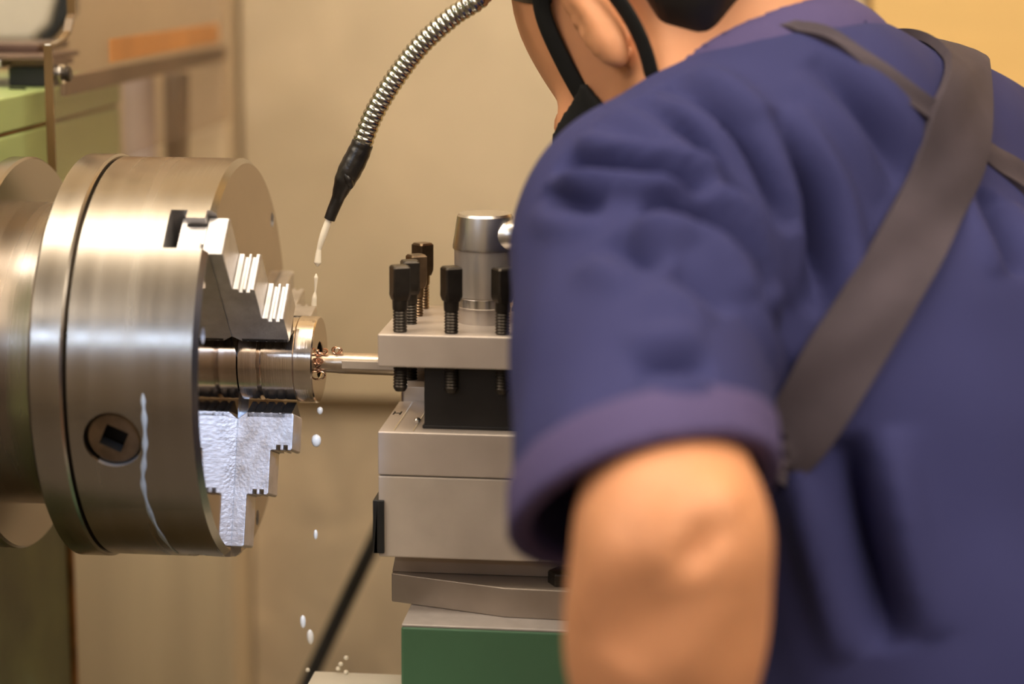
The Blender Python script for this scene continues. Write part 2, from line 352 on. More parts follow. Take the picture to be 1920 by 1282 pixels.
# jaws
J = .0138
def jaw(ph):
    fn = lambda u, v, h: polar(ph, u, h, v)
    g = G()
    gr = .0011
    def notch(r, xs, sgn=1):
        out = []
        for x in xs: out += [(r, x + .0013 * sgn), (r - .0030, x + .0012 * sgn), (r - .0030, x - .0012 * sgn), (r, x - .0013 * sgn)]
        return out
    R0, R1, R2, R3 = .0352, .0585, .0862, .1185
    prof = [(R0 + .0045, .0), (R0, .0058), (R0, .0338), (R0 + .0012, .0350), (R1 - .001, .0350), (R1, .034)]
    prof += notch(R1, (.0308, .0262)) + [(R1, .0222), (R1 + .0006, .0215), (R2 - .001, .0215), (R2, .0205)]
    prof += notch(R2, (.0172, .0128)) + [(R2, .0087), (R2 + .0006, .0080), (R3 - .001, .0080), (R3, .007), (R3, -.0045), (R0 + .002, -.0045)]
    g.prism(prof, fn, -J, J)                       # stepped upper part
    g.prism([(R0 + .002, -.0045), (R3, -.0045), (R3, -.0170), (R0 + .002, -.0170)], fn, -J + .0070, J - .0070)   # neck between the guide grooves
    g.prism([(R0 + .002, -.0168), (R3 - .001, -.0168), (R3 - .001, -.0205), (R0 + .002, -.0205)], fn, -J, J)      # tail under the grooves
    o = obj('jaw', g, 'jaw', chuck, 25, .0005)
    # pointed clamping nose with serrated edge
    n = G(); teeth = []
    xs = np.arange(.0058, .0335, .0057)
    line = [(.0058, 0)]
    for x in xs[:-1]: line += [(x + .0024, 0), (x + .0036, .0016), (x + .0048, 0)]
    line += [(.0338, 0)]
    vs = []; N = len(line)
    for s in (-1, 0, 1):
        for x, dep in line: vs.append(polar(ph, (.0274 if s == 0 else R0) + (dep if s == 0 else dep * .6), s * J, x))
    for s in (-1, 0, 1):
        for x, dep in line: vs.append(polar(ph, R0 + .003, s * J, x))
    fs = []
    for i in range(N - 1):
        for r in (0, 1): fs.append((r * N + i, r * N + i + 1, (r + 1) * N + i + 1, (r + 1) * N + i))
        for r in (0, 1): fs.append((3 * N + r * N + i, 3 * N + (r + 1) * N + i, 3 * N + (r + 1) * N + i + 1, 3 * N + r * N + i + 1))
        fs.append((i, 3 * N + i, 3 * N + i + 1, i + 1)); fs.append((2 * N + i, 2 * N + i + 1, 5 * N + i + 1, 5 * N + i))
    for i in (0, N - 1):
        fs.append((i, N + i, 4 * N + i, 3 * N + i)); fs.append((N + i, 2 * N + i, 5 * N + i, 4 * N + i))
    n.add(vs, fs)
    obj('clamping_nose', n, 'bolt', o, 20)
    return o
for ph in PHI: jaw(ph)
# key sockets
for ph in PHI:
    a = ph + math.radians(60); ax = polar(a, 1, 0, 0); p0 = polar(a, 0, 0, -.051)
    s = obj('key_socket', G().lathe([(.108, .0160), (.1205, .0160), (.1218, .0148), (.1218, 0)], p0, ax, 40), 'blade', chuck, 25)
    q = G(); fn = lambda u, v, h: p0 + ax * h + polar(a, 0, u, v); k = .0068; r45 = [(k * math.cos(t) * 1.414, k * math.sin(t) * 1.414) for t in [math.radians(x) for x in (20, 110, 200, 290)]]
    q.prism(r45, fn, .110, .13); boolean(s, q); s.data.materials.append(M['pit'])
    for f in s.data.polygons:
        c = f.center - p0
        if c.dot(ax) < .1205 and (c - ax * c.dot(ax)).length < .0105: f.material_index = 1
# dried coolant streak running down over the body
pts = [(-.0315, 88.5), (-.0313, 92), (-.0312, 96), (-.0316, 101), (-.0325, 105), (-.0345, 110), (-.036, 114), (-.0365, 120), (-.0358, 128), (-.0345, 136), (-.033, 146), (-.032, 154)]
sp = spline([(x, a) for x, a in pts], 6); vs = []; fs = []
for i, (x, a) in enumerate(sp):
    wd = .0017 * (0.75 + .25 * math.sin(i * .7)) * min(1, (i + 1) / 5) * min(1, (len(sp) - i) / 14 + .15)
    a = math.radians(a)
    for j, (dx, dr) in enumerate(((-1, 0), (-.5, 1), (.5, 1), (1, 0))): vs.append(polar(a, RC + .0001 + dr * .0004, 0, x + dx * wd))
for i in range(len(sp) - 1):
    for j in range(3): fs.append((i * 4 + j, i * 4 + j + 1, i * 4 + 5 + j, i * 4 + 4 + j))
o = obj('coolant_streak', G().add(vs, fs), 'residue', chuck, 180)
o['label'] = 'pale dried coolant streak running down the chuck body'
# ------------------------------------------------------------------ spindle behind the chuck
sp = thing('spindle_nose', 'steel spindle nose with round flange behind the chuck', 'spindle', (-.15, 0, 0))
obj('nose_cylinder', G().lathe([(-.15, .0955), (-.108, .0955), (-.104, .0965), (-.1004, .0965)], seg=128), 'flange', sp, 25)
obj('flange_disc', G().lathe([(-.1495, .05), (-.1495, .1225), (-.148, .1238), (-.1385, .1238), (-.137, .1225), (-.137, .05)], seg=160), 'flange', sp, 25)
# ------------------------------------------------------------------ workpiece
wp = thing('turned_workpiece', 'short turned steel cylinder with end flange gripped in the chuck jaws', 'workpiece', (0, 0, 0))
obj('boss', G().lathe([(-.03, .020), (-.002, .020), (.0005, .0262), (.0118, .0262), (.0132, .0245), (.0136, .0245), (.0148, .0262), (.0345, .0262), (.0348, .0268)], seg=128), 'work', wp, 20)
fl = obj('flange', G().ring([(.0347, .0125), (.0347, .0262), (.0356, .0272), (.0462, .0272), (.0470, .0264), (.0470, .0118), (.0462, .0112), (.036, .0112)], seg=128), 'work', wp, 20)
fl.data.materials.append(M['face'])
for f in fl.data.polygons:
    if f.normal.x > .9 and f.center.x > .046: f.material_index = 1
obj('bore', G().ring([(.0351, .0109), (.0466, .0109), (.0466, .0114), (.0351, .0114)], seg=64), 'pit', wp)
# ------------------------------------------------------------------ boring bar and chips
bb = thing('boring_bar', 'round steel boring bar reaching from the tool post into the part', 'tool', (.05, 0, 0))
ax0 = Vector((.0415, -.0005, -.0015))
obj('shank', G().lathe([(0, .0046), (.001, .0062), (.0135, .0063), (.0165, .0064), (.018, .0067), (.13, .0068), (.131, .006)], ax0, (1, 0.005, -.012), 48), 'bar', bb, 25)
obj('flat', G().box((.062, -.0072, -.0042), (.150, -.0058, .0012)), 'castsatin', bb, 30, .0006)
obj('cutting_tip', G().prism([(0, 0), (.007, .0015), (.0075, .0045), (.001, .0052)], lambda u, v, h: (.0408 + u, -.0045 - v * .55, h), -.0022, .0012), 'chip', bb, 20, .0003)
chips = [(.0445, -.0040, .0052, 'flat curled steel chip lying on top of the bar end'), (.0505, -.0035, .0060, 'second curled chip along the top of the bar'), (.0585, -.0030, .0066, 'small upright chip furthest from the part on the bar'),
         (.0440, -.0074, -.0014, 'tangled coppery chip on the cutting tip'), (.0412, -.0068, .0002, 'bright coppery chip at the bore mouth'), (.0470, -.0072, .0004, 'crumpled chip hanging on the side of the bar'), (.0478, -.0062, -.0088, 'bright chip curl caught low on the bore edge')]
for i, (x, y, z, lb) in enumerate(chips):
    rr = random.Random(i + 3); P = []; n = 22; R = (.0018 + .0016 * rr.random()) * (1.35 if i in (0, 3, 6) else 1); turns = 1.1 + 1.1 * rr.random(); ph = rr.random() * 6
    for k in range(n):
        t = k / (n - 1); a = ph + turns * 6.283 * t
        P.append((x + R * math.cos(a) + .0034 * (t - .5), y + (.0026 * (t - .5) + .0008 * math.sin(7 * t + i)) * (1 if i % 2 else -1), z + R * .75 * math.sin(a)))
    tag(obj('steel_chip', G().tube(P, [.00032 + .00028 * math.sin(math.pi * k / (n - 1)) for k in range(n)], 6, ((0, 1, 0), 1.6)), 'chip', None, 60, base=(x, y, z)), lb, 'chip', 'steel chips on the boring bar')

# ------------------------------------------------------------------ tool post
X0, X1, Y0, Y1 = .093, .209, -.057, .045
ZB, ZT, ZS = .008, .0281, -.0312
CX, CY = .1515, -.006
tp = thing('tool_post', 'square four way tool post with black clamp bolts on the slide', 'tool post', (CX, CY, ZS))
obj('top_plate', G().box((X0, Y0, ZB), (X1, Y1, ZT)), 'ground', tp, 30, .0012)
obj('centre_block', G().box((.1195, -.0468, ZS), (.183, .036, ZB)), 'blacksteel', tp, 30, .001)
obj('base_rim', G().box((.1185, -.0475, ZS), (.184, .037, ZS + .0022)), 'blacksteel', tp, 30, .0006)
obj('tool_ledge', G().box((.106, -.026, -.0105), (.122, .03, -.0065)), 'castsatin', tp, 30, .0006)
hub = obj('hub', G().lathe([(ZT, .0165), (ZT + .009, .0165), (ZT + .009, .0172), (ZT + .0165, .0172), (ZT + .0165, .0185), (ZT + .046, .0188)], (CX, CY, 0), (0, 0, 1), 64), 'hub', tp, 25)
obj('hub_ring', G().lathe([(ZT + .0095, .0176), (ZT + .016, .0176)], (CX, CY, 0), (0, 0, 1), 64), 'bright', hub, 25, .0008)
obj('hub_cap', G().lathe([(ZT + .0455, .0196), (ZT + .047, .0198), (ZT + .0655, .0170), (ZT + .067, .0158), (ZT + .067, 0)], (CX, CY, 0), (0, 0, 1), 64), 'satin', hub, 25)
lv = obj('lever', G().tube(spline([(CX + .008, CY - .006, ZT + .053), (CX + .022, CY - .008, ZT + .056), (CX + .034, CY + .010, ZT + .058), (CX + .040, CY + .045, ZT + .062)], 6), [.0092] * 6 + [.009] * 6 + [.008] * 7, 20), 'satin', tp, 60)
obj('knob', G().lathe([(-.012, .006), (-.006, .013), (.004, .016), (.013, .012), (.017, 0)], (CX + .041, CY + .058, ZT + .063), (.1, .9, .1), 24), 'black', lv, 60)
def bolt(x, y, up, rot, m):
    """square headed clamp bolt: square head, tapered collar, threaded stem"""
    t0 = ZT + up
    g = G(); hw = .0056; prof = []
    # head: square with chamfered corners, rounded top
    def sq(z, k, c=.28): return [(x + (k * u * math.cos(rot) - k * v * math.sin(rot)), y + (k * u * math.sin(rot) + k * v * math.cos(rot)), z) for u, v in ((1, -1 + c), (1, 1 - c), (1 - c, 1), (-1 + c, 1), (-1, 1 - c), (-1, -1 + c), (-1 + c, -1), (1 - c, -1))]
    rows = [sq(t0 + .0195, .0046), sq(t0 + .0225, .0056, .3), sq(t0 + .0255, .0053, .15), sq(t0 + .0390, .0053, .15), sq(t0 + .0402, .0046, .3)]
    vs = sum(rows, []); fs = [tuple(range(7, -1, -1)), tuple(range(32, 40))]
    for r in range(4):
        for k in range(8): fs.append((r * 8 + k, r * 8 + (k + 1) % 8, r * 8 + 8 + (k + 1) % 8, r * 8 + 8 + k))
    g.add(vs, fs)
    prof = [(-.014 - .006 + ZB - ZT - .0 + t0 - up * .0 + .0, .0036)]
    z = ZB - .016 + up; prof = [(z, .0030), (z + .002, .0042)]
    zz = z + .003
    while zz < t0 + .012: prof += [(zz, .0044), (zz + .0010, .0037)]; zz += .0018
    prof += [(t0 + .0135, .0044), (t0 + .0150, .0046), (t0 + .0196, .0047)]
    g.lathe(prof, (x, y, 0), (0, 0, 1), 20)
    return obj('clamp_bolt', g, m, tp, 30)
gx = [.1053, .1362, .1668, .1975]; gy = [-.0482, -.0205, .0072, .0347]
for x in gx: bolt(x, gy[0], 0.0, .12 + 3 * x, 'bolt')
for y, u in zip(gy[1:], (-.001, -.0015, .0020)): bolt(gx[0] + .002, y, u, .5 + 9 * y, 'bolt' if y < 0 else 'blade')
for x in gx[1:]: bolt(x, gy[3], 0.0, .3, 'bolt')
for y in gy[1:3]: bolt(gx[3], y, 0.0, .4, 'bolt')

# ------------------------------------------------------------------ compound slide
cs = thing('compound_slide', 'grey steel compound slide stack under the tool post', 'slide', (.16, 0, -.145))
SX1 = .262
obj('top_slide', G().box((.0930, -.0582, -.0581), (SX1, .027, ZS)), 'ground', cs, 30, .0010)
obj('slide_body', G().box((.0930, -.0578, -.1095), (SX1, .040, -.0586)), 'castsatin', cs, 30, .0012)
for x in (.1018, .1135): obj('scribed_line', G().box((x, -.056, ZS - .0001), (x + .0009, .0265, ZS + .0003)), 'bright', cs)
obj('end_stop', G().box((.0938, .0270, -.0430), (.135, .0330, -.0195)), 'satin', cs, 30, .003)
obj('oil_nipple', G().lathe([(0, .0018), (.001, .0022), (.002, .0016), (.0026, 0)], (.1128, -.0285, ZS), (0, 0, 1), 16), 'bright', cs, 40)
mk = G()
for lo, hi in (((0, 0), (.0010, .0085)), ((.0040, 0), (.0050, .0085)), ((.0010, .0036), (.0040, .0048))): mk.box((.0948 + lo[0], -.012 + lo[1], ZS), (.0948 + hi[0], -.012 + hi[1], ZS + .0002))
o = obj('stamped_mark', mk, 'pit', cs); o['label'] = 'small black stamped letter H'
wpg = G().prism([(.0000, 0), (.0066, .0), (.0066, .0330), (.0022, .0330)], lambda u, v, h: (.0902 + u, h, -.1066 + v), -.0600, -.0578)
wpg.box((.0900, -.0600, -.0735), (.0930, .03, -.1066))
o = obj('wiper_plate', wpg, 'black', cs, 30, .0004); o['label'] = 'black rubber wiper on the slide end'
obj('gib_clip', G().tube(spline([(.180, -.0586, -.097), (.183, -.0610, -.0955), (.189, -.0614, -.0985), (.192, -.0600, -.1005), (.1905, -.0590, -.108)], 5), .0006, 8), 'satin', cs, 60)
sw = [(.0975, -.036), (.170, -.058), (.215, -.060), (.255, -.046), (.268, -.005), (.255, .045), (.215, .07), (.15, .07), (.108, .045), (.0965, .005)]
obj('swivel_base', G().prism(sw, lambda u, v, h: (u, v, h), -.1448, -.1262), 'swivel', cs, 30, .0008)
obj('dovetail', G().prism([(.0975, -.1262), (.255, -.1262), (.250, -.1096), (.1005, -.1096)], lambda u, v, h: (u, h, v), -.0335, .035), 'swivel', cs, 30, .0006)
obj('base_nut', G().lathe([(-.1262, .010), (-.119, .010), (-.118, .009), (-.118, 0)], (.205, -.044, 0), (0, 0, 1), 6), 'bolt', cs, 20, .0008)
# green cross slide
xs_ = thing('cross_slide', 'green painted cross slide casting below the compound slide', 'slide', (.2, -.05, -.28))
obj('casting', G().box((.1095, -.078, -.29), (.30, .10, -.1462)), 'dkgreen', xs_, 30, .002)
obj('bare_top', G().box((.1100, -.0775, -.1466), (.2995, .0995, -.1449)), 'castgrey', xs_, 30, .0006)
sd = thing('carriage_saddle', 'cream topped carriage saddle wing at the bottom edge', 'saddle', (.16, -.06, -.30))
obj('top_cover', G().box((.0405, -.09, -.214), (.1085, .004, -.2065)), 'cream', sd, 30, .001)
obj('casting', G().box((.048, -.16, -.33), (.30, .10, -.2905)), 'dkgreen', sd, 30, .004)
obj('rib', G().box((.055, -.05, -.2905), (.108, -.01, -.214)), 'dkgreen', sd, 30, .003)
ap = thing('carriage_apron', 'green carriage apron box under the saddle', 'apron', (.2, -.17, -.55))
obj('apron_box', G().box((.06, -.20, -.56), (.29, -.135, -.3305)), 'dkgreen', ap, 30, .008)
hw = obj('handwheel', G().ring([(0.006 * math.cos(a) - .312, .067 + .006 * math.sin(a)) for a in [k * math.pi / 4 for k in range(8)]], (.20, 0, -.27), (0, 1, 0), 40), 'satin', xs_, 60)
obj('wheel_hub', G().lathe([(-.325, .010), (-.323, .014), (-.0775, .012)], (.20, 0, -.27), (0, 1, 0), 24), 'satin', hw, 30)
for k in range(3):
    a = k * 2.094 + 1.5; obj('spoke', G().tube([(.20, -.314, -.27), (.20 + .067 * math.cos(a), -.312, -.27 + .067 * math.sin(a))], .005, 10), 'satin', hw, 60)
bed = thing('lathe_bed', 'green cast lathe bed standing on pedestals', 'lathe bed', (.2, 0, FLOOR))
obj('bed_casting', G().box((-.1705, -.128, -.56), (.30, .16, -.3305)), 'bedpaint', bed, 30, .01)
for x in (-.165, .07): obj('pedestal', G().box((x, -.15, FLOOR), (x + .15, .2, -.56)), 'dkgreen', bed, 30, .01)

# ------------------------------------------------------------------ headstock
hs = thing('headstock', 'light green painted lathe headstock at the left edge', 'headstock', (-.4, 0, FLOOR))
obj('upper_housing', G().box((-.62, -.19, -.08), (-.1718, .327, .1312)), 'green', hs, 30, .003)
obj('top_cover', G().box((-.62, -.192, .1330), (-.1712, .328, .1562)), 'green', hs, 30, .002)
obj('seam_gasket', G().box((-.615, -.186, .1310), (-.1735, .322, .1332)), 'rust', hs)
obj('lower_housing', G().box((-.62, -.20, FLOOR), (-.1725, .163, -.082)), 'shadegreen', hs, 30, .004)
o = obj('edge_strip', G().box((-.176, .1632, FLOOR), (-.1700, .1700, -.0821)), 'rust', hs, 30, .001)
g = G().tube(spline([(-.195, .140, .1568), (-.190, .137, .1568), (-.186, .139, .1568), (-.183, .1375, .1568)], 4), .0008, 6)
tag(obj('wire_scrap', g, 'pit', None, 60, base=(-.19, .14, .1568)), 'tiny dark curl of wire on the green headstock top', 'wire scrap')
# things lying on the headstock
tag(obj('black_block', G().box((-.2045, .166, .1564), (-.172, .20, .1700)), 'black', None, 30, .0008, base=(-.19, .18, .1564)), 'matt black rectangular block on the green headstock top', 'block')
t = thing('tool_tray', 'stack of flat dull brown steel strips above the black block', 'tray', (-.20, .19, .1702))
obj('strip', G().box((-.32, .167, .1704), (-.171, .21, .1748)), 'tray', t, 30, .0008)
obj('strip', G().box((-.32, .150, .1752), (-.173, .23, .1790)), 'tray', t, 30, .0008)
obj('strip', G().box((-.33, .19, .1794), (-.190, .26, .1848)), 'tray', t, 30, .0008)
obj('end_plate', G().box((-.34, .150, .1704), (-.204, .1665, .1752)), 'satin', t, 30, .0006)
# pale cover behind the headstock
wc = thing('machine_cover', 'blurred pale grey machine cover in the upper left corner', 'cover', (-.36, .45, FLOOR))
obj('shell', G().prism([(-.60, .175), (-.272, .175), (-.256, .19), (-.246, .225), (-.240, .42), (-.60, .42)], lambda u, v, h: (u, h, v), .42, .45), 'greycover', wc, 40, .006)
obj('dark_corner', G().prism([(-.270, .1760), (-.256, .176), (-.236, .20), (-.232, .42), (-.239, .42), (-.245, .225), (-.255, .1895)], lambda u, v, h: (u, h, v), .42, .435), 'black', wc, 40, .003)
obj('stand', G().box((-.55, .425, FLOOR), (-.40, .445, .175)), 'greycover', wc, 30, .004)
# ------------------------------------------------------------------ guard sheet
gd = thing('chuck_guard', 'smoky brown transparent guard sheet behind the chuck', 'guard', (-.15, .3, .1))
prof = [(.0893, .098), (.0893, .1888), (.0980, .1888), (.118, .1915), (.131, .196), (.1385, .2045), (.1425, .2075), (.1430, .40), (.600, .40), (.600, .098)]
sh = obj('sheet', G().prism(prof, lambda u, v, h: (h, u, v), -.1515, -.1485), 'acrylic', gd, 20)
eg = []
for a, b in zip(prof[:7], prof[1:8]): eg.append((a, b))
g = G(); P = [(-.150, u - .0004, v) for u, v in prof[:8]]
for a, b in zip(P, P[1:]):
    av, bv = Vector(a), Vector(b); d = (bv - av).normalized(); n = Vector((0, -d.z, d.y)) * .0009
    x = Vector((.0028, 0, 0))
    g.add([av - x - n, av + x - n, av + x + n, av - x + n, bv - x - n, bv + x - n, bv + x + n, bv - x + n], [(0, 3, 2, 1), (4, 5, 6, 7), (0, 1, 5, 4), (1, 2, 6, 5), (2, 3, 7, 6), (3, 0, 4, 7)])
obj('cut_edge', g, 'acryledge', gd, 30)
obj('edge_tip', G().box((-.1523, .0885, .1875), (-.1477, .0910, .1897)), 'bright', gd, 30, .0004)
obj('rail', G().box((-.1562, .130, .1525), (-.1518, .60, .1655)), 'brownrail', gd, 30, .001)
for (y, z) in ((.1085, .1690),):
    b = obj('screw', G().lathe([(-.157, .004), (-.145, .004), (-.1445, .0052), (-.1418, .0052), (-.1410, .0040), (-.1410, 0)], (0, y, z), (1, 0, 0), 24), 'bolt', gd, 30)
    obj('washer', G().ring([(-.1484, .003), (-.1484, .0066), (-.1462, .0066), (-.1462, .003)], (0, y, z), (1, 0, 0), 24), 'bright', b, 30)
o = obj('orange_strip', G().box((-.1482, .222, .1705), (-.1470, .555, .1875)), 'orange', gd, 30, .003); o['label'] = 'orange strip on the guard sheet'
tag(obj('pale_pipe', G().tube(spline([(-.1915, .45, .150), (-.1915, .45, .05), (-.1915, .452, -.03), (-.1915, .475, -.055), (-.1915, .52, -.06), (-.1915, .612, -.06)], 6), .0132, 24), 'lilac', None, 40, base=(-.19, .612, -.06)), 'pale grey upright pipe behind the guard sheet', 'pipe')
g = G().prism([(-.176, .148), (-.160, .148), (-.165, .0), (-.176, .0)], lambda u, v, h: (u, h, v), .47, .50); g.box((-.176, .47, -.02), (-.165, .612, 0))
tag(obj('brown_wedge', g, 'brownrail', None, 30, .002, base=(-.17, .612, -.01)), 'dark brown tapered bracket beside the pale pipe', 'wedge')  # tapered dark brown wedge with an arm back to the side panel
# ------------------------------------------------------------------ coolant hose, nozzle and drops
ch = thing('coolant_hose', 'chrome gooseneck coolant hose with black taped nozzle', 'hose', (.26, .12, -.145))
ctrl = [(.0740, 0, .1330), (.0822, 0, .1538), (.0952, 0, .1752), (.1116, 0, .1962), (.1312, 0, .2137), (.1489, .0, .2266), (.147, .034, .244), (.122, .12, .272), (.14, .24, .285), (.225, .30, .26), (.275, .27, .15), (.28, .2, -.02), (.27, .09, -.1445)]
path = spline(ctrl, 60)
# resample by length, then ridges
P = np.array(path); L_ = np.r_[0, np.cumsum(np.linalg.norm(np.diff(P, axis=0), axis=1))]
step = .00056; ts = np.arange(0, L_[-1], step)
Q = np.stack([np.interp(ts, L_, P[:, k]) for k in range(3)], 1)
pitch = .00392
rad = [.0057 + .00085 * (abs(math.sin(math.pi * t / pitch)) ** .8) for t in ts]
obj('gooseneck', G().tube([tuple(q) for q in Q], rad, 18), 'hose', ch, 180, fix=False)
noz = spline([(.0754, 0, .1365), (.0735, 0, .1318), (.0705, -.0005, .1255), (.0672, -.0010, .1190), (.0642, -.0010, .1130), (.0612, -.0006, .1060), (.0588, 0, .1000), (.0562, 0, .0940), (.0541, 0, .0886)], 5)
rn = np.interp(np.arange(len(noz)), [0, 5, 8, 14, 20, 24, 28, 34, 40], [.0066, .0069, .0072, .0074, .0066, .0052, .0040, .0037, .0035])
rn = [r * (1 + .02 * math.sin(i * 1.3) * (i < 26)) for i, r in enumerate(rn)]
nz = obj('taped_nozzle', G().tube([tuple(p) for p in noz], rn, 20), 'tape', ch, 60, fix=False)
fold = G().tube(spline([(.0645, -.0062, .120), (.0668, -.0062, .115), (.0682, -.0045, .1105), (.0672, -.004, .1085)], 5), [.001, .0014, .0018, .002, .0022, .0024, .0026, .0026, .0024, .0022, .002, .002, .0018, .0016, .0012, .001], 8)
obj('tape_fold', fold, 'tape', nz, 60)
def drop(pts, rad, label, group='falling coolant'):
    path = spline(pts, 6); n = len(path); r = np.interp(np.linspace(0, 1, n), np.linspace(0, 1, len(rad)), rad) if len(rad) > 3 else rad[1] * np.sqrt(np.maximum(1 - np.linspace(-1, 1, n) ** 2, .004))
    return tag(obj('coolant_drop', G().tube([tuple(p) for p in path], list(r), 14), 'coolant', None, 80, base=tuple(path[-1])), label, 'drop', group)
drop([(.0539, 0, .0886), (.0525, 0, .0850), (.0503, 0, .0790), (.0484, 0, .0735), (.0474, 0, .0700), (.0468, 0, .0655), (.0464, 0, .0615), (.0463, 0, .0590)], [.0021, .0023, .0023, .0019, .0015, .0020, .0024, .0006], 'long milky coolant stream leaving the black nozzle')
drop([(.0454, .0, .0545), (.0452, 0, .0520), (.0450, 0, .0480), (.0446, 0, .0430), (.0441, 0, .0395), (.0437, 0, .0345)], [.0003, .0014, .0010, .0006, .0016, .0018], 'thin milky coolant thread just above the flange of the part')
drop([(.0468, 0, -.0303), (.0468, 0, -.0325), (.0467, 0, -.0353)], [.0003, .0019, .0003], 'small round coolant drop just under the turned part')
drop([(.0443, 0, -.0482), (.0442, 0, -.0520), (.0442, 0, -.0565)], [.0005, .0031, .0005], 'largest milky drop beside the lower chuck jaw')
drop([(.0431, 0, -.1105), (.0431, 0, -.1135), (.0430, 0, -.1172)], [.0002, .0013, .0002], 'faint thin drop falling beside the bottom of the chuck')
drop([(.0340, 0, -.1678), (.0341, 0, -.1720), (.0342, 0, -.1768)], [.0005, .0019, .0004], 'upper of the paired long drops near the black cable')
drop([(.0385, 0, -.1772), (.0388, 0, -.1822), (.0391, 0, -.1875)], [.0006, .0023, .0005], 'lower of the paired long drops near the black cable')
for i, (x, z) in enumerate(((.062, -.1954), (.0585, -.1999), (.0568, -.2030), (.0368, -.2048), (.0619, -.2052))):
    drop([(x, 0, z + .0016), (x, 0, z), (x, 0, z - .0014)], [.0003, .0017 - .0003 * (i == 3), .0003], ['topmost of the three splash droplets in a slanting row', 'middle of the three splash droplets in a slanting row', 'lowest of the three splash droplets in a slanting row', 'lone splash droplet left of the black cable foot', 'splash droplet touching the back edge of the cream saddle'][i], 'coolant splash droplets')
g = G().tube(spline([tuple(px(716, 985, 1.74)), tuple(px(700, 1020, 1.74)), tuple(px(640, 1145, 1.74)), tuple(px(575, 1285, 1.73)), tuple(px(490, 1480, 1.7)), (-.14, .46, -.62), (-.15, .48, FLOOR)], 8), .0066, 14)
tag(obj('black_cable', g, 'black', None, 60, base=(-.15, .48, FLOOR)), 'thick black cable slanting down behind the dripping coolant', 'cable')
# ------------------------------------------------------------------ the worker (signed distance shapes, meshed as continuous skins)
V3 = lambda *a: np.array(a, float)
def unit(a): a = np.array(a, float); return a / np.linalg.norm(a)
def cone(p, a, b, r1, r2):
    a = np.asarray(a, float); ab = np.asarray(b, float) - a; L = ab @ ab
    h = np.clip((p - a) @ ab / L, 0, 1)
    return np.linalg.norm(p - a - h[..., None] * ab, axis=-1) - (r1 + (r2 - r1) * h)
def ell(p, c, r, fr=None):
    q = p - np.asarray(c, float)
    if fr is not None: q = q @ np.asarray(fr).T
    r = np.asarray(r, float); k = np.linalg.norm(q / r, axis=-1); k2 = np.linalg.norm(q / r ** 2, axis=-1)
    return k * (k - 1) / np.maximum(k2, 1e-6)
def smin(a, b, k):
    h = np.clip(.5 + .5 * (b - a) / k, 0, 1); return b + (a - b) * h - k * h * (1 - h)
def smax(a, b, k): return -smin(-a, -b, k)
def nets(fn, lo, hi, h):
    """surface nets over a regular grid"""
    n = [int(math.ceil((hi[i] - lo[i]) / h)) + 1 for i in range(3)]
    ax = [lo[i] + h * np.arange(n[i]) for i in range(3)]
    Gp = np.stack(np.meshgrid(*ax, indexing='ij'), -1)
    D = np.empty(n); B = 12; half = h * B * .5 * 1.7321 * 1.45      # skip blocks that lie clear of the surface
    bl = [(i, j, k) for i in range(0, n[0], B) for j in range(0, n[1], B) for k in range(0, n[2], B)]
    cen = fn(np.array([[lo[a] + h * (b[a] + B * .5) for a in range(3)] for b in bl]))
    for b, c in zip(bl, cen):
        s_ = tuple(slice(b[a], b[a] + B) for a in range(3))
        D[s_] = fn(Gp[s_]) if abs(c) < half else c
    S = D < 0
    cor = [(i, j, k) for i in (0, 1) for j in (0, 1) for k in (0, 1)]
    sl = lambda A, c: A[c[0]:n[0] - 1 + c[0], c[1]:n[1] - 1 + c[1], c[2]:n[2] - 1 + c[2]]
    cnt = sum(sl(S, c).astype(np.int8) for c in cor); act = (cnt > 0) & (cnt < 8)
    idx = np.full(act.shape, -1); ijk = np.argwhere(act); idx[act] = np.arange(len(ijk))
    acc = np.zeros((len(ijk), 3)); num = np.zeros(len(ijk))
    for a in cor:
        for d in range(3):
            if a[d]: continue
            b = list(a); b[d] = 1
            da = D[ijk[:, 0] + a[0], ijk[:, 1] + a[1], ijk[:, 2] + a[2]]; db = D[ijk[:, 0] + b[0], ijk[:, 1] + b[1], ijk[:, 2] + b[2]]
            m = (da < 0) != (db < 0); t = np.where(m, da / np.where(m, da - db, 1), 0)
            p = np.tile(np.array(a, float), (len(ijk), 1)); p[:, d] += t
            acc[m] += p[m]; num[m] += 1
    vs = np.array(lo) + h * (ijk + acc / num[:, None])
    fs = []
    for d in range(3):
        e1, e2 = (d + 1) % 3, (d + 2) % 3
        A = S.take(range(0, n[d] - 1), d); B = S.take(range(1, n[d]), d)
        e = np.argwhere(A != B); e = e[(e[:, e1] > 0) & (e[:, e2] > 0) & (e[:, e1] < n[e1] - 1) & (e[:, e2] < n[e2] - 1)]
        o1 = np.zeros(3, int); o1[e1] = 1; o2 = np.zeros(3, int); o2[e2] = 1
        q = [idx[tuple((e - x).T)] for x in (o1 * 0, o1, o1 + o2, o2)]
        q = np.stack(q, 1); flip = ~A[tuple(e.T)]
        q[flip] = q[flip][:, ::-1]; fs.append(q[(q >= 0).all(1)])
    fs = np.concatenate(fs)
    return vs, fs
def normals(vs, fs):
    N = np.zeros_like(vs); f = vs[fs]; c = np.cross(f[:, 2] - f[:, 0], f[:, 3] - f[:, 1])
    for k in range(4): np.add.at(N, fs[:, k], c)
    return N / np.maximum(np.linalg.norm(N, axis=1, keepdims=True), 1e-12)
def skin(name, vs, fs, m, parent):
    g = G(); g.v = [tuple(v) for v in vs]; g.f = [tuple(int(i) for i in f) for f in fs]
    return obj(name, g, m, parent, 180, fix=False)
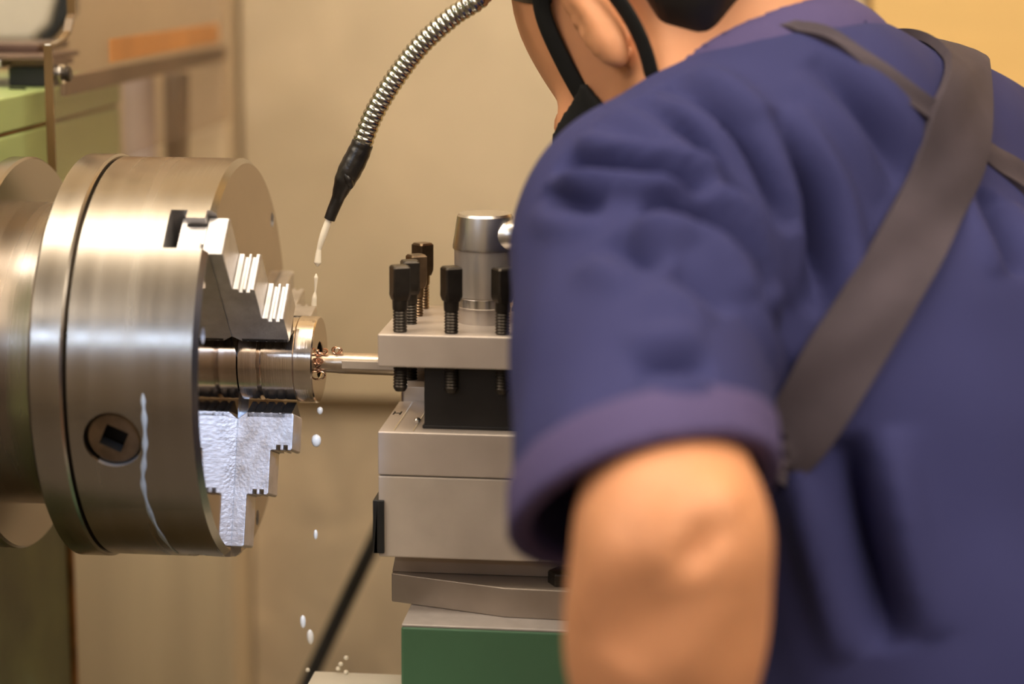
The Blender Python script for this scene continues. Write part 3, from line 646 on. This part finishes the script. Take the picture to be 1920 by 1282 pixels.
def trace(fn, x, y, d0=.55, d1=1.6):
    """first point of the surface fn seen along a line of sight"""
    o = np.array(CAM); r = np.array(FW + RX * ((x - 960) / FPX) - UY * ((y - 641) / FPX)); t = d0
    for _ in range(160):
        dd = float(fn((o + r * t)[None])[0])
        if dd < .0004: break
        t += max(dd * .6, .0004)
        if t > d1: return None
    return o + r * t
def grad(fn, p):
    e = .001; p = np.atleast_2d(p)
    return np.stack([fn(p + e * np.eye(3)[k]) - fn(p - e * np.eye(3)[k]) for k in range(3)], 1) / (2 * e)
def settle(fn, p):
    p = np.array(p, float); one = p.ndim == 1; p = np.atleast_2d(p)
    for _ in range(6):
        g_ = grad(fn, p); g_ /= np.maximum(np.linalg.norm(g_, axis=1, keepdims=True), 1e-6); p = p - fn(p)[:, None] * g_ * .8
    return p[0] if one else p
def crease(vs, N, line, depth, width, fade=True, pinch=0.0):
    """press a fold of the given depth and width along a 3d line into the surface"""
    P = np.array(spline(line, 10)); off = np.zeros(len(vs)); n = len(P) - 1
    best = np.full(len(vs), 9.); bt = np.zeros(len(vs))
    near = np.min(np.linalg.norm(vs[:, None] - P[None, ::5], axis=2), axis=1) < width * 4 + .03
    v = vs[near]; be = np.full(len(v), 9.); bb = np.zeros(len(v)); to = np.zeros_like(v)
    for i in range(n):
        ab = P[i + 1] - P[i]; h = np.clip((v - P[i]) @ ab / max(ab @ ab, 1e-12), 0, 1)
        d = np.linalg.norm(v - P[i] - h[:, None] * ab, axis=1); c = d < be
        to[c] = (P[i] + h[:, None] * ab - v)[c]; be[c] = d[c]; bb[c] = (i + h[c]) / n
    env = np.sin(np.pi * np.clip(bb, 0, 1)) ** .6 if fade else 1
    x = be / width
    prof = np.exp(-x * x) - .45 * np.exp(-((x - 1.9) / .8) ** 2)
    o2 = np.zeros(len(vs)); o2[near] = -depth * env * prof
    pin = np.zeros_like(vs); pin[near] = to * (pinch * env * np.exp(-(x / 1.6) ** 2))[:, None]      # draw the lips of the fold together
    pin -= N * np.sum(pin * N, axis=1, keepdims=True)
    return vs + N * o2[:, None] + pin

FAC = V3(-.8, .6, 0); LEFT = V3(-.6, -.8, 0); UPZ = V3(0, 0, 1)
def A(v): return np.array(tuple(v))
SL = V3(.252, -.150, .112); SR = SL - LEFT * .345 + V3(0, 0, -.004)
MID = (SL + SR) / 2
EL = A(px(1262, 1015, .905)); WL = A(px(1215, 1560, .97))
ER = SR + V3(-.05, .02, -.25); WR = ER + V3(-.19, .05, -.12)
PEL = MID - FAC * .17 + V3(0, 0, -.46)
SPN = unit(MID - PEL); BCK = unit(np.cross(SPN, LEFT)); BCK = BCK if BCK @ FAC < 0 else -BCK
C7 = V3(.350, -.045, .176)
TILT = math.radians(54); HFA = unit((-.72, .69, 0)); HL = V3(-HFA[1], HFA[0], 0)
HF = math.cos(TILT) * HFA - math.sin(TILT) * UPZ; HU = math.sin(TILT) * HFA + math.cos(TILT) * UPZ
HM = np.stack([HL, HF, HU])
HC = A(px(1112, 40, 1.18)) - V3(.078, -.012, -.004) @ HM
def torso(p, grow=0.0):
    q = p - PEL; l = q @ LEFT; b = q @ BCK; s = q @ SPN
    k = 1.45; L = float(np.linalg.norm(MID - PEL)); b = b - .035 * np.sin(np.clip(s / L, 0, 1) * math.pi) 
    pp = np.stack([l / k, b, s], -1); g_ = grow
    d = cone(pp, (0, 0, -.02), (0, 0, .20), .118 + g_, .108 + g_)
    d = smin(d, cone(pp, (0, 0, .20), (0, -.006, L - .09), .108 + g_, .117 + g_), .04)
    d = smin(d, cone(p, SL - LEFT * .05 + V3(0, 0, .0), SR + LEFT * .05, .070 + g_, .070 + g_), .06)
    return d
def headloc(p): return (p - HC) @ HM.T
def head_sdf(p):
    q = headloc(p)
    d = ell(q, (0, -.012, .045), (.074, .095, .088))
    d = smin(d, ell(q, (0, .030, -.030), (.060, .062, .085)), .03)
    for s in (-1, 1):
        d = smin(d, cone(q, (s * .052, -.005, -.052), (s * .018, .066, -.098), .018, .016), .03)
        d = smin(d, ell(q, (s * .042, .066, -.012), (.022, .018, .018)), .02)
        d = smax(d, -ell(q, (s * .031, .102, .012), (.016, .014, .011)), .008)
        d = smin(d, ell(q, (s * .031, .082, .012), (.012, .012, .012)), .003)
    d = smin(d, cone(q, (0, .090, .018), (0, .108, -.022), .007, .012), .012)
    d = smin(d, cone(q, (-.018, .088, -.058), (.018, .088, -.058), .008, .008), .012)
    for s in (-1, 1):
        er = np.array([[1, 0, 0], [0, .995, .1], [0, -.1, .995]])
        e = ell(q, (s * .078, -.012, -.004), (.010, .0138, .037), er)
        e = smax(e, -ell(q, (s * .090, -.006, .004), (.009, .0085, .022), er), .004)
        d = smin(d, e, .006)
    return d
def finger(p, a, dirs, r):
    d = None; x = np.array(a, float)
    for k, (dv, ln) in enumerate(dirs):
        y = x + unit(dv) * ln; c = cone(p, x, y, r * (1 - .08 * k), r * (1 - .08 * (k + 1))); d = c if d is None else np.minimum(d, c); x = y
    return d
def hand(p, w, fd, side, nd):
    """palm at wrist w, fingers towards fd, thumb on side, palm facing nd"""
    fd = unit(fd); nd = unit(nd - fd * (nd @ fd)); sd = np.cross(fd, nd) * side
    fr = np.stack([fd, sd, nd])
    d = ell(p, w + fd * .048, (.052, .042, .017), fr)
    d = smin(d, cone(p, w - fd * .02, w + fd * .03, .025, .024), .02)
    for k, (o_, ln) in enumerate(((.031, .9), (.011, 1.0), (-.010, .95), (-.030, .76))):
        d = smin(d, finger(p, w + fd * .075 + sd * o_, ((fd * .9 + nd * .35, .042 * ln), (fd * .25 + nd, .028 * ln), (nd - fd * .4, .022 * ln)), .0088), .006)
    d = smin(d, finger(p, w + fd * .025 + sd * .034, ((fd * .5 + sd * .7 + nd * .3, .035), (fd * .8 + nd * .5 + sd * .1, .032), (fd * .7 + nd * .8, .024)), .0105), .008)
    return d
NB = C7 + V3(0, 0, -.03)
def body_sdf(p):
    d = head_sdf(p)
    d = smin(d, cone(p, NB, HC - HF * .035 - HU * .02, .058, .053), .03)
    d = smin(d, torso(p, -.016), .04)
    d = smin(d, arm_sdf(p), .03)
    for S_, E_, W_ in ((SR, ER, WR),):
        d = smin(d, cone(p, S_, E_, .050, .040), .03); d = smin(d, cone(p, E_, W_, .041, .026), .02)
        d = smin(d, hand(p, W_, W_ - E_, -1, -UPZ * .8 + FAC * .3), .01)
    return d
def arm_sdf(p):
    d = cone(p, SL, EL, .046, .0360)
    tip = EL + V3(.004, -.012, -.006)
    d = smin(d, cone(p, EL, EL + (WL - EL) * .35, .0375, .0385), .03)
    d = smin(d, cone(p, EL + (WL - EL) * .3, WL, .0385, .025), .03)
    d = smin(d, hand(p, WL, WL - EL, 1, FAC * .8 + V3(0, .3, 0)), .01)
    return d
# sleeve: hangs over the upper arm, open at the hem
UA = unit(EL - SL); HEM = .84; HP = SL + (EL - SL) * HEM
HN = unit(UA + V3(.28, .14, -.55))                        # the opening tilts
def sleeve(p, grow=0.0):
    return smin(cone(p, SL + V3(.000, .0, -.004), HP + V3(-.006, -.004, -.004), .064 + grow, .0545 + grow),
                cone(p, SL + V3(-.006, .0, -.02), HP + V3(-.016, .010, -.030), .056 + grow, .052 + grow), .03)
def sleeveR(p): return np.maximum(cone(p, SR, SR + (ER - SR) * .8, .066, .062), (p - (SR + (ER - SR) * .72)) @ unit(ER - SR))
def shirt_outer(p, grow=0.0):
    s = smax(sleeve(p, grow), (p - HP) @ HN, .004)
    t = smin(torso(p, .004 + grow), cone(p, C7 + V3(0, 0, -.03), MID + LEFT * .09 + V3(0, 0, .012), .062, .060), .05)
    t = smin(t, cone(p, C7 + V3(0, 0, -.03), MID - LEFT * .09 + V3(0, 0, .012), .062, .060), .05)
    d = smin(t, s, .022)
    return smin(d, sleeveR(p), .02)
def shirt_sdf(p):
    d = shirt_outer(p)
    cav = np.maximum(sleeve(p, -.0095), -(p - (HP - HN * .075)) @ HN)     # hollow towards the hem
    d = np.maximum(d, -cav)
    d = smax(d, -cone(p, NB + V3(0, 0, -.02), NB + V3(0, 0, .1) + FAC * .06, .060, .066), .006)   # neck hole
    return smax(d, -((p - PEL) @ SPN + .10), .01)
person = thing('person', 'worker in navy short sleeved shirt and black mask bending over the lathe', 'person', tuple(V3(PEL[0], PEL[1], FLOOR)))
# --- body
vs, fs = nets(body_sdf, V3(.02, -.48, -.52), V3(.66, .36, .40), .0048)
N = normals(vs, fs)
if True:
    el = [A(trace(body_sdf, x, y)) for x, y in ((1285, 1015), (1312, 1030), (1335, 1050))]
    vs = crease(vs, N, el, .0070, .013)
    el = [A(trace(body_sdf, x, y)) for x, y in ((1265, 1075), (1225, 1130), (1190, 1190), (1165, 1250))]
    vs = crease(vs, N, el, .0055, .014)
bodyo = skin('body', vs, fs, 'skin', person)
# --- shirt
vs, fs = nets(shirt_sdf, V3(.10, -.46, -.50), V3(.70, .34, .27), .0040)
N = normals(vs, fs)
FOLDS = [([(1245, 152), (1330, 192), (1392, 262), (1432, 345), (1462, 440)], .0075, .0085),
         ([(1198, 182), (1290, 238), (1352, 312), (1400, 420), (1440, 560)], .0085, .009),
         ([(1050, 300), (1120, 313), (1200, 326), (1270, 345), (1330, 375)], .0098, .0066),
         ([(1030, 348), (1060, 372), (1100, 382), (1140, 378)], .0030, .007),
         ([(1200, 382), (1280, 398), (1350, 442), (1405, 520), (1436, 610), (1450, 720)], .0095, .0075),
         ([(1432, 215), (1485, 295), (1528, 390), (1545, 490), (1538, 590)], .0085, .0085),
         ([(1850, 360), (1880, 440), (1920, 520)], .006, .009),
         ([(1580, 815), (1598, 930), (1630, 1080), (1668, 1220)], .0095, .011),
         ([(1520, 110), (1600, 180), (1660, 260), (1700, 350)], .004, .009),
         ([(1140, 440), (1190, 470), (1240, 500)], .004, .009),
         ([(1260, 500), (1320, 540), (1370, 590)], .0035, .010),
         ([(1180, 690), (1260, 680), (1340, 690)], .004, .008)]
for pts, dep, wid in FOLDS:
    line = [trace(shirt_sdf, x, y) for x, y in pts]; line = [l for l in line if l is not None]
    if len(line) > 1: vs = crease(vs, N, line, dep * 2.7, wid * 1.2, pinch=.55)
# soft unevenness of worn cloth
f_ = lambda p, k, s: np.sin(p @ np.array(k) + s)
un = .0012 * f_(vs, (38, 21, 30), 1) * f_(vs, (-17, 33, 24), 2) + .0008 * f_(vs, (70, -40, 55), .4) * f_(vs, (30, 66, -45), 1.7)
vs = vs + N * un[:, None]
shirt = skin('shirt', vs, fs, 'shirt', person)
def cuff_sdf(p):
    d = np.maximum(sleeve(p, .0030), -sleeve(p, -.0075)); h = (p - HP) @ HN
    return np.maximum(d, np.abs(h + .0105) - .0135)
vs, fs = nets(cuff_sdf, V3(.10, -.46, -.12), V3(.40, -.10, .20), .0026)
skin('cuff', vs, fs, 'cuff', shirt)
NA = unit(FAC * .55 + UPZ * .85); NC = C7 + V3(0, 0, -.022) + FAC * .03
def collar_sdf(p):
    q = p - NC; h = q @ NA; r = np.linalg.norm(q - h[..., None] * NA, axis=-1)
    R = .066 + .012 * np.clip(1 - h / .05, 0, 1) + .006 * np.sin(np.clip(h / .045, 0, 1) * math.pi)
    return smax(np.abs(r - R) - .0035, np.abs(h - .018) - .026, .004)
vs, fs = nets(collar_sdf, NC - .11, NC + .11, .0035)
skin('collar', vs, fs, 'cuff', shirt)
# --- apron straps lying on the shirt
def ribbon(name, edge_l, edge_r, off, thick, extra=0, drift=None, label=None):
    a = [trace(shirt_outer, x, y) for x, y in edge_l]; b = [trace(shirt_outer, x, y) for x, y in edge_r]
    ok = [i for i in range(len(a)) if a[i] is not None and b[i] is not None]
    a = [a[i] for i in ok]; b = [b[i] for i in ok]
    for _ in range(extra):
        for e in (a, b): e.insert(0, settle(shirt_outer, e[0] + np.array(drift) * .014))
    a = spline(a, 5); b = spline(b, 5); n = len(a); top = []; bot = []
    K = 6
    S_ = settle(shirt_outer, np.array([a[i] + (b[i] - a[i]) * k / K for i in range(n) for k in range(K + 1)]))
    G_ = grad(shirt_outer, S_); G_ /= np.linalg.norm(G_, axis=1, keepdims=True)
    for i in range(n):
        for k in range(K + 1):
            s, g_ = S_[i * (K + 1) + k], G_[i * (K + 1) + k]; sag = off + (.0012 * math.sin(i * .6 + k * .9) if i > extra * 5 else 0)
            bot.append(s + g_ * (off * .3)); top.append(s + g_ * (sag + thick))
    g = G(); w_ = K + 1; T = n * w_
    fs = []
    for i in range(n - 1):
        for k in range(K):
            q = (i * w_ + k, i * w_ + k + 1, (i + 1) * w_ + k + 1, (i + 1) * w_ + k); fs.append(q); fs.append(tuple(T + j for j in q[::-1]))
        fs.append((i * w_, (i + 1) * w_, T + (i + 1) * w_, T + i * w_)); fs.append((i * w_ + K, T + i * w_ + K, T + (i + 1) * w_ + K, (i + 1) * w_ + K))
    for k in range(K):
        fs.append((k, T + k, T + k + 1, k + 1)); e = (n - 1) * w_ + k; fs.append((e, e + 1, T + e + 1, T + e))
    g.add(top + bot, fs)
    o = obj(name, g, 'strap', person, 60)
    if label: o['label'] = label
    return o
ribbon('apron_strap', [(1768, 118), (1742, 200), (1704, 320), (1640, 440), (1560, 570), (1490, 680), (1452, 780), (1448, 880)],
       [(1845, 128), (1842, 230), (1822, 350), (1772, 470), (1706, 590), (1628, 725), (1550, 850), (1470, 930)], .005, .002, 12, V3(-.35, .9, 0), 'wide dark apron strap crossing the back')
ribbon('apron_strap', [(1490, 48), (1560, 66), (1640, 112), (1740, 192), (1850, 268), (1915, 318), (1990, 400)],
       [(1484, 62), (1552, 84), (1628, 138), (1726, 222), (1844, 306), (1915, 362), (1985, 450)], .002, .002, 6, FAC, 'narrow dark apron strap running under the wide one')
# --- hair, mask
def hair_sdf(p):
    q = headloc(p)
    d = smin(ell(q, (0, -.014, .048), (.080, .102, .094)), ell(q, (0, -.058, -.018), (.064, .055, .066)), .03)
    line = 1.5 * (q[..., 1] - .004) - (q[..., 2] - .030)
    ear = ell(q, (.075, -.012, -.004), (.03, .030, .046)); ear2 = ell(q, (-.075, -.012, -.004), (.03, .030, .046))
    nape = -(q[..., 2] + .058 + .25 * (q[..., 1] + .05))
    d = smax(d, np.maximum(nape, np.where(q[..., 1] > 0, line, -1)), .008)
    d = smax(d, -np.minimum(ear, ear2), .006)
    return d
vs, fs = nets(hair_sdf, HC - .16, HC + .16, .004)
skin('hair', vs, fs, 'hair', person)
def mask_sdf(p):
    q = headloc(p); d = head_sdf(p)
    sh = np.maximum(d - .0060, -(d - .0005))
    reg = np.maximum(q[..., 2] - (-.008 + .0 * q[..., 1]), .032 - q[..., 1] - .10 * (q[..., 2] + .05))
    return smax(sh, reg, .003)
vs, fs = nets(mask_sdf, HC - .16, HC + .16, .0034)
mk_ = skin('face_mask', vs, fs, 'mask', person)
hp = lambda x, y, z: tuple(HC + HL * x + HF * y + HU * z)
for s in (1, -1):
    o = obj('ear_loop', G().tube(spline([hp(s * .058, .046, -.024), hp(s * .069, .028, .012), hp(s * .077, .010, .036), hp(s * .083, -.014, .040), hp(s * .083, -.034, .020), hp(s * .080, -.036, -.012), hp(s * .073, -.022, -.044), hp(s * .062, .012, -.070), hp(s * .046, .052, -.080)], 6), .0066, 10, ((*(HL * s),), .40)), 'mask', mk_, 60)
# --- trousers and shoes down to the floor
FLc = PEL + LEFT * .12 - FAC * .04; FRc = PEL - LEFT * .13 + FAC * .03
def leg_pts(s, f): h = PEL + LEFT * (.085 * s) - V3(0, 0, .03); k = (h + V3(f[0], f[1], FLOOR + .09)) / 2 + FAC * .05; return h, k, V3(f[0], f[1], FLOOR + .09)
def trousers_sdf(p):
    q = p - PEL; d = ell(p, PEL - V3(0, 0, .02), (.175, .125, .15), np.stack([LEFT, FAC, UPZ]))
    for s, f in ((1, FLc), (-1, FRc)):
        h, k, a = leg_pts(s, f); d = smin(d, cone(p, h, k, .090, .066), .03); d = smin(d, cone(p, k, a, .066, .056), .02)
    return np.maximum(d, FLOOR + .035 - p[..., 2])
vs, fs = nets(trousers_sdf, V3(PEL[0] - .4, PEL[1] - .4, FLOOR + .01), V3(PEL[0] + .4, PEL[1] + .4, PEL[2] + .2), .011)
skin('trousers', vs, fs, 'trouser', person)
for s, f in ((1, FLc), (-1, FRc)):
    c_ = V3(f[0], f[1], FLOOR); fr = np.stack([FAC, LEFT, UPZ])
    sf = lambda p: np.maximum(smin(ell(p, c_ + FAC * .07 + V3(0, 0, .035), (.135, .048, .05), fr), cone(p, c_ + V3(0, 0, .04), c_ + V3(0, 0, .12), .048, .045), .03), FLOOR - p[..., 2])
    vs, fs = nets(sf, c_ - V3(.25, .25, .012), c_ + V3(.25, .25, .2), .009)
    skin('shoe', vs, fs, 'black', person)
for o in list(sc.objects):
    if o.parent is None and o.type not in ('CAMERA', 'LIGHT'): o.location.z += Z0
